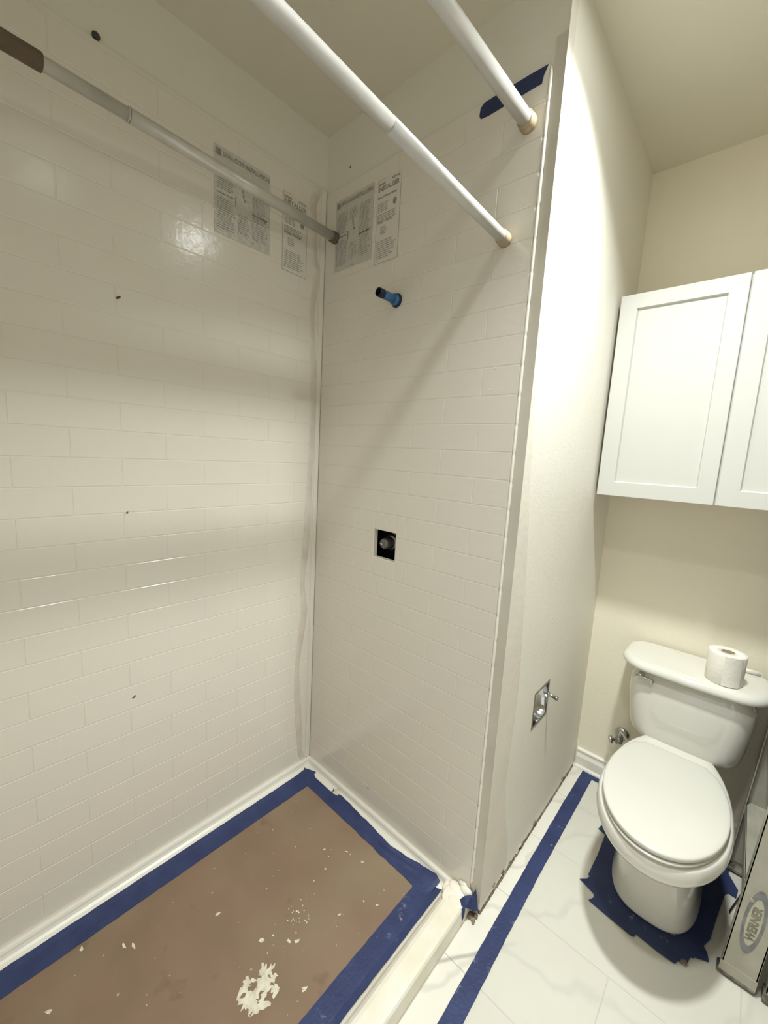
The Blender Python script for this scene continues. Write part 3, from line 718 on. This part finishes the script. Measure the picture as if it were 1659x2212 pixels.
def big_label(lab, O, U, w, h, seed):
    rr = random.Random(seed); S = Sheet(lab, O, U, w, h, 'labelfilm_grey')
    S.text('DURA-CORE INSTALLATION', .026, h-.022, w-.030, .0125, 'print')
    S.bars('print_block', [(.004, .022, h-.026, h-.008)], 'print')
    c1, c2, c3 = (.008, w*.36), (w*.40, w*.62), (w*.66, w*.95)
    R = lines(rr, *c1, h-.045, 13, .0052, .0022)+lines(rr, *c2, h-.045, 7, .0052, .0022)+lines(rr, *c3, h-.045, 22, .0052, .0022)
    R += lines(rr, *c1, h*.42, 14, .0060, .0022)+lines(rr, *c2, h*.33, 9, .0060, .0022)+lines(rr, *c3, h*.30, 8, .0060, .0022)
    S.bars('small_print', R, 'print')
    # small drawings: valve and arrow shapes
    D = [(c2[0]+.012, c2[0]+.019, h*.60, h*.64), (c2[0]+.016, c2[0]+.021, h*.54, h*.59), (c2[0]+.019, c2[0]+.027, h*.50, h*.535), (c1[1]-.002, c1[1]+.002, h*.40, h*.52), (c3[0], c3[1], h*.40, h*.415), (c1[0], c1[1]*.9, h*.47, h*.485)]
    S.bars('diagram', D, 'print')
    at0(S.t)
def small_label(lab, O, U, w, h, seed):
    rr = random.Random(seed); S = Sheet(lab, O, U, w, h, 'labelfilm')
    S.text('INSTALLER', .004, h-.034, w-.010, .0145, 'print')
    S.text('ATTN:', w*.60, h-.014, w*.34, .0075, 'print')
    S.bars('red_mark', [(.005, .034, h-.017, h-.010)], 'printred')
    S.text('Panel Fastening', .004, h-.056, w*.80, .0085, 'print')
    S.text('Fixture Holes', .006, h*.48, w*.66, .0085, 'print')
    R = lines(rr, .006, w*.55, h-.068, 5, .0055, .0024)+lines(rr, .006, w*.9, h-.100, 4, .0058, .0024)+lines(rr, .006, w*.9, h*.27, 9, .0062, .0024, .35)+lines(rr, .02, w*.5, h*.44, 5, .005, .0024)
    S.bars('small_print', R, 'print')
    g = .0005; S.bars('border', [(0, w, 0, g*1.6), (0, g*1.6, 0, h-.038), (w-g*1.6, w, 0, h-.038), (.001, .036, h-.001, h), (.001, .002, h-.02, h)], 'print')
    n = 14; V = [S.pt(w*.78+.008*math.cos(2*PI*i/n), h-.078+.010*math.sin(2*PI*i/n), .0007) for i in range(n)]
    poly('diagram', V, [tuple(range(n))], 'print', S.t)
    at0(S.t)
LX = .0008
big_label('large grey instruction label on the left shower wall, crossed by a rod', (LX, -.410, 1.968), (0, 1, 0), .182, .232, 1)
small_label('narrow white instruction label on the left shower wall near the corner', (LX, -.180, 1.945), (0, 1, 0), .098, .240, 2)
big_label('large grey instruction label on the shower wall right of the corner', (.057, -LX, 1.980), (1, 0, 0), .182, .228, 3)
small_label('narrow instruction label on the shower wall above the blue pipe', (.256, -LX, 1.955), (1, 0, 0), .098, .245, 4)

# ------------------------------------------------------------------ wall cabinet
CX0, CX1, CY, CZ0, CZ1 = .8375, 1.5135, .626, 1.2485, 1.9312
t = thing('wall_cabinet', 'white two door shaker wall cabinet hung above the toilet', 'cabinet', ((CX0+CX1)/2, YB, CZ0))
bm = bmesh.new()
by = CY+.0215
add_box(bm, (CX0+.001, by, CZ0+.002), (CX0+.017, YB-.001, CZ1-.002)); add_box(bm, (CX1-.017, by, CZ0+.002), (CX1-.001, YB-.001, CZ1-.002))
add_box(bm, (CX0+.017, by, CZ0+.002), (CX1-.017, YB-.001, CZ0+.016)); add_box(bm, (CX0+.017, by, CZ1-.018), (CX1-.017, YB-.001, CZ1-.002))
add_box(bm, (CX0+.017, YB-.006, CZ0+.016), (CX1-.017, YB-.001, CZ1-.018))
bmo('carcass', bm, 'cabinet_dark', t)
ff = bmesh.new()
add_box(ff, (CX0+.001, by-.002, CZ0+.001), (CX1-.001, by, CZ1-.001)); bmo('face_frame', ff, 'cabinet', t)
def door(x0, x1):
    z0, z1 = CZ0, CZ1; fwd, bck = CY, CY+.019; s = .052
    d_ = bmesh.new()
    # frame as a mitred ring with a chamfer into the panel
    O_ = [(x0, z0), (x1, z0), (x1, z1), (x0, z1)]; I_ = [(x0+s, z0+.0495), (x1-s+.006, z0+.0495), (x1-s+.006, z1-.0465), (x0+s, z1-.0465)]
    P_ = [(I_[0][0]+.0035, I_[0][1]+.0035), (I_[1][0]-.0035, I_[1][1]+.0035), (I_[2][0]-.0035, I_[2][1]-.0035), (I_[3][0]+.0035, I_[3][1]-.0035)]
    ob = [d_.verts.new((x, bck, z)) for x, z in O_]
    oe = [d_.verts.new((x, fwd+.0015, z)) for x, z in O_]
    of = [d_.verts.new((x+(.0015 if i in (0, 3) else -.0015), fwd, z+(.0015 if i < 2 else -.0015))) for i, (x, z) in enumerate(O_)]
    fi = [d_.verts.new((x, fwd, z)) for x, z in I_]; ii = [d_.verts.new((x, fwd+.0085, z)) for x, z in P_]
    for i in range(4):
        j = (i+1) % 4
        d_.faces.new((ob[i], ob[j], oe[j], oe[i])); d_.faces.new((oe[i], oe[j], of[j], of[i])); d_.faces.new((of[i], of[j], fi[j], fi[i])); d_.faces.new((fi[i], fi[j], ii[j], ii[i]))
    d_.faces.new(ob)
    dr = bmo('door', d_, 'cabinet', t)
    return poly('door_panel', [(x, fwd+.0080, z) for x, z in P_]+[(x, fwd+.0085, z) for x, z in P_], [(0, 1, 2, 3), (4, 5, 6, 7), (0, 1, 5, 4), (1, 2, 6, 5), (2, 3, 7, 6), (3, 0, 4, 7)], 'cabinet', dr)
door(CX0, 1.1735); door(1.1785, CX1)
at0(t)

# ------------------------------------------------------------------ toilet
t = thing('toilet', 'white two piece toilet with closed lid, between side wall and ladder', 'toilet', (1.19, .5, 0))
TXC = 1.186
def egg(z, hw, yc, front, back, e=2.0, n=48, cx=TXC, flat=None):
    P = []
    for i in range(n):
        a_ = 2*PI*i/n; c, s_ = math.cos(a_), math.sin(a_); q = 2/e
        b_ = front if s_ < 0 else back
        y = yc+b_*math.copysign(abs(s_)**q, s_)
        if flat is not None: y = min(y, flat)
        P.append((cx+hw*math.copysign(abs(c)**q, c), y, z))
    return P
def loft(name, rings, m, parent, sub=1, caps=True):
    n = len(rings[0]); V = [p for r in rings for p in r]; F = []
    for k in range(len(rings)-1):
        for i in range(n): F.append((k*n+i, k*n+(i+1) % n, (k+1)*n+(i+1) % n, (k+1)*n+i))
    if caps:
        for base, ring in ((0, rings[0]), ((len(rings)-1)*n, rings[-1])):
            c_ = len(V); V.append(tuple(sum(p[i] for p in ring)/n for i in range(3)))
            for i in range(n): F.append((base+i, base+(i+1) % n, c_))
    o = poly(name, V, F, m, parent, True)
    if sub:
        md = o.modifiers.new('subsurf', 'SUBSURF'); md.levels = sub; md.render_levels = sub
    return o
# pedestal and bowl, one piece of china
R = [egg(z, hw, yc, fr, bk, e, cx=cx) for z, hw, yc, fr, bk, e, cx in (
    (0.0040, .117, .555, .205, .20, 2.9, 1.193), (0.0045, .121, .555, .213, .205, 2.8, 1.193), (.018, .121, .555, .213, .205, 2.8, 1.193), (.030, .117, .555, .207, .20, 2.8, 1.192),
    (.10, .112, .55, .196, .20, 2.8, 1.191), (.17, .108, .545, .190, .205, 2.7, 1.189), (.22, .111, .53, .205, .22, 2.5, 1.188), (.26, .124, .48, .235, .27, 2.3, 1.187),
    (.300, .138, .43, .255, .32, 2.15, TXC), (.326, .152, .40, .258, .35, 2.1, TXC), (.341, .162, .385, .255, .365, 2.05, TXC), (.356, .1655, .385, .260, .37, 2.05, TXC), (.377, .1635, .385, .259, .37, 2.05, TXC), (.388, .160, .385, .255, .37, 2.05, TXC), (.3925, .154, .385, .248, .365, 2.05, TXC))]
loft('bowl', R, 'china', t)
# deck under the tank
bm = bmesh.new(); add_box(bm, (1.095, .60, .290), (1.277, .835, .3650), .02, 3)
o = bmo('deck', bm, 'china', t)
S0 = dict(yc=.375, flat=.583)
loft('seat', [egg(z, hw, .375, fr, .262, 2.05, flat=.583) for z, hw, fr in ((.3945, .143, .243), (.396, .1485, .2505), (.402, .1495, .2515), (.4045, .147, .249))], 'seatplastic', t)
def lid_ring(z, hw, fr, fl):
    P = egg(z, hw, .375, fr, .262, 2.05, flat=None, n=64); out = []
    for x, y, zz in P:
        k = abs(x-TXC)
        # straight back edge between the hinges, small shoulders outside them
        lim = fl if k < .088 else fl-.016-(k-.088)*.35
        out.append((x, min(y, lim), zz))
    return out
loft('lid', [lid_ring(.4055, .145, .240, .583), lid_ring(.4062, .1505, .2470, .586), lid_ring(.417, .1520, .2490, .586), lid_ring(.4205, .1500, .2465, .584), lid_ring(.4225, .1450, .2410, .580), lid_ring(.4238, .10, .18, .56), lid_ring(.4240, .05, .09, .50)], 'seatplastic', t, 1)
for s in (-1, 1): cyl('hinge', (TXC+s*.072-.014, .592, .404), (TXC+s*.072+.014, .592, .404), .009, 'seatplastic', t, 16, bev=.001)
# tank: bowed front, tapering downwards, soft lower edge
def rrect(z, hw, y0, y1, r, bow, n=10, cx=1.190):
    """rounded rectangle, front (y0) bowed outwards"""
    P = []
    for cxs, cys, a0 in ((1, 1, 0), (-1, 1, 90), (-1, -1, 180), (1, -1, 270)):
        for i in range(n+1):
            a_ = math.radians(a0+90*i/n)
            rr_ = r if cys < 0 else r*.5
            px = cx+cxs*(hw-rr_)+rr_*math.cos(a_); py = (y1-rr_ if cys > 0 else y0+rr_)+rr_*math.sin(a_)
            P.append((px, py, z))
    # extra points along the front for the bow
    out = []
    L = len(P)
    for i in range(L):
        out.append(P[i]); j = (i+1) % L
        if abs(P[i][0]-P[j][0]) > hw*.5:
            for k in range(1, 10):
                q = k/10; out.append(tuple(P[i][c]+(P[j][c]-P[i][c])*q for c in range(3)))
    fin = []
    for x, y, zz in out:
        u = (x-cx)/hw; f_ = max(0, (y1-y)/(y1-y0))
        fin.append((x, y-bow*(1-u*u)*f_**2, zz))
    return fin
TK = [rrect(z, hw, y0, .852, r, .012) for z, hw, y0, r in ((.366, .118, .715, .05), (.367, .135, .702, .055), (.373, .149, .690, .06), (.386, .158, .683, .062), (.410, .1645, .680, .06), (.46, .170, .678, .055), (.54, .1765, .676, .05), (.638, .182, .674, .048))]
loft('tank', TK, 'china', t)
LD = [rrect(z, hw, y0, .866, r, .013, cx=1.188) for z, hw, y0, r in ((.6345, .190, .672, .055), (.6350, .203, .658, .075), (.638, .210, .651, .085), (.646, .2135, .648, .088), (.656, .2110, .651, .086), (.6640, .203, .658, .08), (.6677, .190, .670, .068), (.6685, .150, .69, .05), (.6688, .08, .72, .03))]
loft('tank_lid', LD, 'china', t)
lv = lathe('lever_mount', [(0, 0), (.0125, 0), (.0125, .005), (.008, .009), (.007, .017), (0, .017)], (1.050, .674, .610), (0, -1, 0), 'chrome', t, 24)
bm = bmesh.new(); add_box(bm, (1.034, .650, .603), (1.092, .6595, .618), .0042, 3)
for v in bm.verts:
    u = (v.co.x-1.034)/.058; k = .55+.5*u; v.co.z = .6105+(v.co.z-.6105)*k
    v.co.z -= .004*u
bmo('flush_lever', bm, 'chrome', t)
at0(t)

# toilet paper roll on the tank lid
RX, RY, RZ = 1.271, .713, .6692
t = thing('toilet_roll', 'white toilet paper roll standing on the toilet tank lid', 'toilet paper', (RX, RY, RZ))
lathe('paper', [(.0185, .0), (.0475, .0), (.0495, .003), (.0500, .05), (.0505, .098), (.0490, .1015), (.0185, .1015), (.0185, 0)], (RX, RY, RZ), (0, 0, 1), 'paper', t, 48)
lathe('core', [(.0170, .001), (.0184, .001), (.0184, .1005), (.0170, .1005), (.0170, .001)], (RX, RY, RZ), (0, 0, 1), 'core', t, 32)
V = []; F = []    # loose last sheet
for i in range(13):
    a_ = math.radians(-95+i*4.6); r = .0505+.0014*(i/12)**2
    for z in (.001, .1005): V.append((RX+r*math.cos(a_), RY+r*math.sin(a_), RZ+z))
for i in range(12): F.append((2*i, 2*i+1, 2*i+3, 2*i+2))
poly('loose_sheet', V, F, 'paper', t, True)
at0(t)
bar = cyl('plastic_bar', (1.298, .846, .6765), (1.366, .852, .6765), .0072, 'trimwhite', None, 16, bev=.0015)
tag(bar, 'short white plastic bar lying behind the toilet paper roll', 'bar')

# ------------------------------------------------------------------ supply valve
t = thing('supply_valve', 'chrome water shutoff valve with hose on the wall left of the toilet', 'valve', (.985, YB, .235))
c = Vector((.990, YB-.001, .235)); d = Vector((0, -1, 0))
lathe('escutcheon', [(0, 0), (.028, 0), (.027, .004), (.018, .010), (.010, .013), (0, .013)], c, d, 'chrome', t, 28)
lathe('stub_pipe', [(0, .01), (.008, .01), (.008, .045), (0, .045)], c, d, 'darkchrome', t, 16)
lathe('valve_body', [(0, .036), (.013, .036), (.015, .042), (.015, .062), (.012, .066), (0, .066)], c, d, 'darkchrome', t, 20)
lathe('valve_knob', [(0, 0), (.006, 0), (.006, .010), (.015, .012), (.016, .022), (.013, .025), (0, .025)], c+Vector((-.012, -.052, -.006)), (-1, -.25, -.25), 'chrome', t, 20)
tube('supply_hose', [(.990, YB-.052, .243), (.990, YB-.054, .275), (1.01, YB-.060, .262), (1.04, YB-.075, .235), (1.075, YB-.085, .27), (1.085, YB-.09, .33), (1.085, YB-.09, .371)], .0052, 'hose', t)
at0(t)

# ------------------------------------------------------------------ folding stepladder against the wall on the right
LEAN = 0.058
t = thing('stepladder', 'folded grey stepladder with oval maker label, right of the toilet', 'ladder', (1.40, .55, 0))
def lx(x, z): return x+LEAN*z
def sheared(name, boxes, m, parent, bev=0.0):
    bm = bmesh.new()
    for lo, hi in boxes: add_box(bm, lo, hi, bev)
    for v in bm.verts: v.co.x += LEAN*v.co.z
    return bmo(name, bm, m, parent)
LH = 1.75
NY, FY = .345, .765     # outer faces of the near and far rails
for ny, s in ((NY, 1), (FY, -1)):
    a_, b_ = (ny, ny+.003*s)
    ys = sorted((a_, b_)); yf = sorted((ny, ny+.026*s))
    rail = sheared('front_rail', [((1.3665, ys[0], .030), (1.4370, ys[1], LH)), ((1.3660, yf[0], .030), (1.3690, yf[1], LH)), ((1.4345, yf[0], .030), (1.4375, yf[1], LH))], 'alu', t)
    yf2 = sorted((ny-.002*s, ny+.030*s))
    sheared('foot', [((1.3600, yf2[0], .0062), (1.4390, yf2[1], .020))], 'rubber', t, .003)
    sheared('foot_bracket', [((1.3635, min(ny-.0015*s, ny), .014), (1.4385, max(ny-.0015*s, ny), .046))], 'alu', t)
    rb = sheared('rear_rail', [((1.4560, ys[0], .030), (1.4900, ys[1], LH-.12)), ((1.4560, yf[0], .030), (1.4585, yf[1], LH-.12)), ((1.4875, yf[0], .030), (1.4900, yf[1], LH-.12))], 'alu', t)
    sheared('rear_foot', [((1.4520, yf2[0], .0062), (1.4950, yf2[1], .034))], 'rubber', t, .003)
    # spreader bar and rivets
    cyl('rivet', (lx(1.385, .262), ny-.002*s, .262), (lx(1.385, .262), ny+.001*s, .262), .005, 'alu', t, 12)
    cyl('rivet', (lx(1.420, .372), ny-.003*s, .372), (lx(1.420, .372), ny+.001*s, .372), .006, 'darkchrome', t, 12)
for k in range(5):
    z = .262+.295*k
    bx = [((1.3700, NY+.003, z-.003), (1.4350, FY-.003, z)), ((1.3690, NY+.003, z-.028), (1.3715, FY-.003, z)), ((1.4335, NY+.003, z-.028), (1.4360, FY-.003, z))]
    for q in range(5): bx.append(((1.379+q*.0115, NY+.004, z), (1.3825+q*.0115, FY-.004, z+.0012)))
    sheared('step', bx, 'alu', t)
for k in range(4):
    z = .30+.36*k; sheared('rear_brace', [((1.4600, NY+.003, z-.012), (1.4620, FY-.003, z+.012))], 'alu', t)
o = poly('diagonal_brace', [(lx(1.372, z), y, z) for y, z in ((NY+.03, .245), (NY+.045, .245), (NY+.16, .06), (NY+.145, .06))]+[(lx(1.374, z), y, z) for y, z in ((NY+.03, .245), (NY+.045, .245), (NY+.16, .06), (NY+.145, .06))], [(0, 1, 2, 3), (4, 5, 6, 7), (0, 1, 5, 4), (1, 2, 6, 5), (2, 3, 7, 6), (3, 0, 4, 7)], 'darkchrome', t)
bx = sheared('top_cap', [((1.355, NY-.01, LH-.02), (1.50, FY+.01, LH+.03))], 'labelblue', t, .006)
# oval maker's label with lettering running up the rail
def oval(name, cx_, cz, rx, rz, y, m, th=.0004, n=40):
    V = [(lx(cx_, cz+rz*math.sin(2*PI*i/n))+rx*math.cos(2*PI*i/n), yy, cz+rz*math.sin(2*PI*i/n)) for yy in (y, y-th) for i in range(n)]
    F = [tuple(range(n)), tuple(range(n, 2*n))]+[(i, (i+1) % n, n+(i+1) % n, n+i) for i in range(n)]
    return poly(name, V, F, m, t)
LZ = .203
oval('label_oval', 1.4000, LZ, .0205, .098, NY-.0002, 'labelblue')
oval('label_oval', 1.4000, LZ, .0145, .072, NY-.0008, 'labelpale')
oval('label_oval', 1.4000, LZ, .0135, .069, NY-.0014, 'labelpale')
ud = Vector((LEAN, 0, 1)).normalized()
fit_text('lettering', 'WERNER', .108, .0180, 'labeltext', t, Vector((lx(1.4092, LZ-.054), NY-.0022, LZ-.056)), ud, Vector((-1, 0, 0)))
at0(t)

# ------------------------------------------------------------------ dark vanity, added out of view to shade the corner behind the ladder
M['darkwood'] = mat('dark_wood', (0.07, 0.045, 0.03), 0.5, base2=(0.05, 0.03, 0.02), vscale=8)
t = thing('added_vanity', 'added dark vanity cabinet, unseen, shading the corner behind the ladder', 'cabinet', (1.95, .6, 0))
box('carcass', (1.56, .30, .08), (2.30, YB-.002, .80), 'darkwood', t, .002)
box('plinth', (1.58, .36, .0), (2.28, YB-.002, .08), 'darkwood', t)
box('worktop', (1.555, .28, .80), (2.31, YB-.002, .83), 'darkwood', t, .003)
for k in range(2):
    d = box('door', (1.575+.36*k, .281, .10), (1.925+.36*k, .299, .78), 'darkwood', t, .002)
    cyl('handle', (1.90+.06*k, .270, .62), (1.90+.06*k, .281, .62), .010, 'chrome', d, 16)
at0(t)

# ------------------------------------------------------------------ ceiling lamp, just above the picture, and an added fill lamp
for pos, lamp, lab in ((LAMP_POS, LIGHTS[0], 'small round downlight set flush in the ceiling beside the shower, outside the picture'), (FILL_POS, LIGHTS[1], 'added fill light in the ceiling nearer the camera, outside the picture')):
    t = thing('ceiling_light', lab, 'lamp', pos, 'round ceiling downlights')
    lx0, ly0, lz0 = pos
    lathe('trim_ring', [(.062, .0), (.062, .006), (.064, .010), (.085, .006), (.090, .002), (.090, 0)], (lx0, ly0, lz0-.0003), (0, 0, -1), 'trimwhite', t, 40)
    lathe('lens', [(0, .0045), (.0618, .0045), (.0618, .0005), (0, .0005)], (lx0, ly0, lz0-.0003), (0, 0, -1), 'lamp' if pos is LAMP_POS else 'fill_lens', t, 40)
    at0(t)
    lamp.parent = t; lamp.location = (0, 0, -0.012)
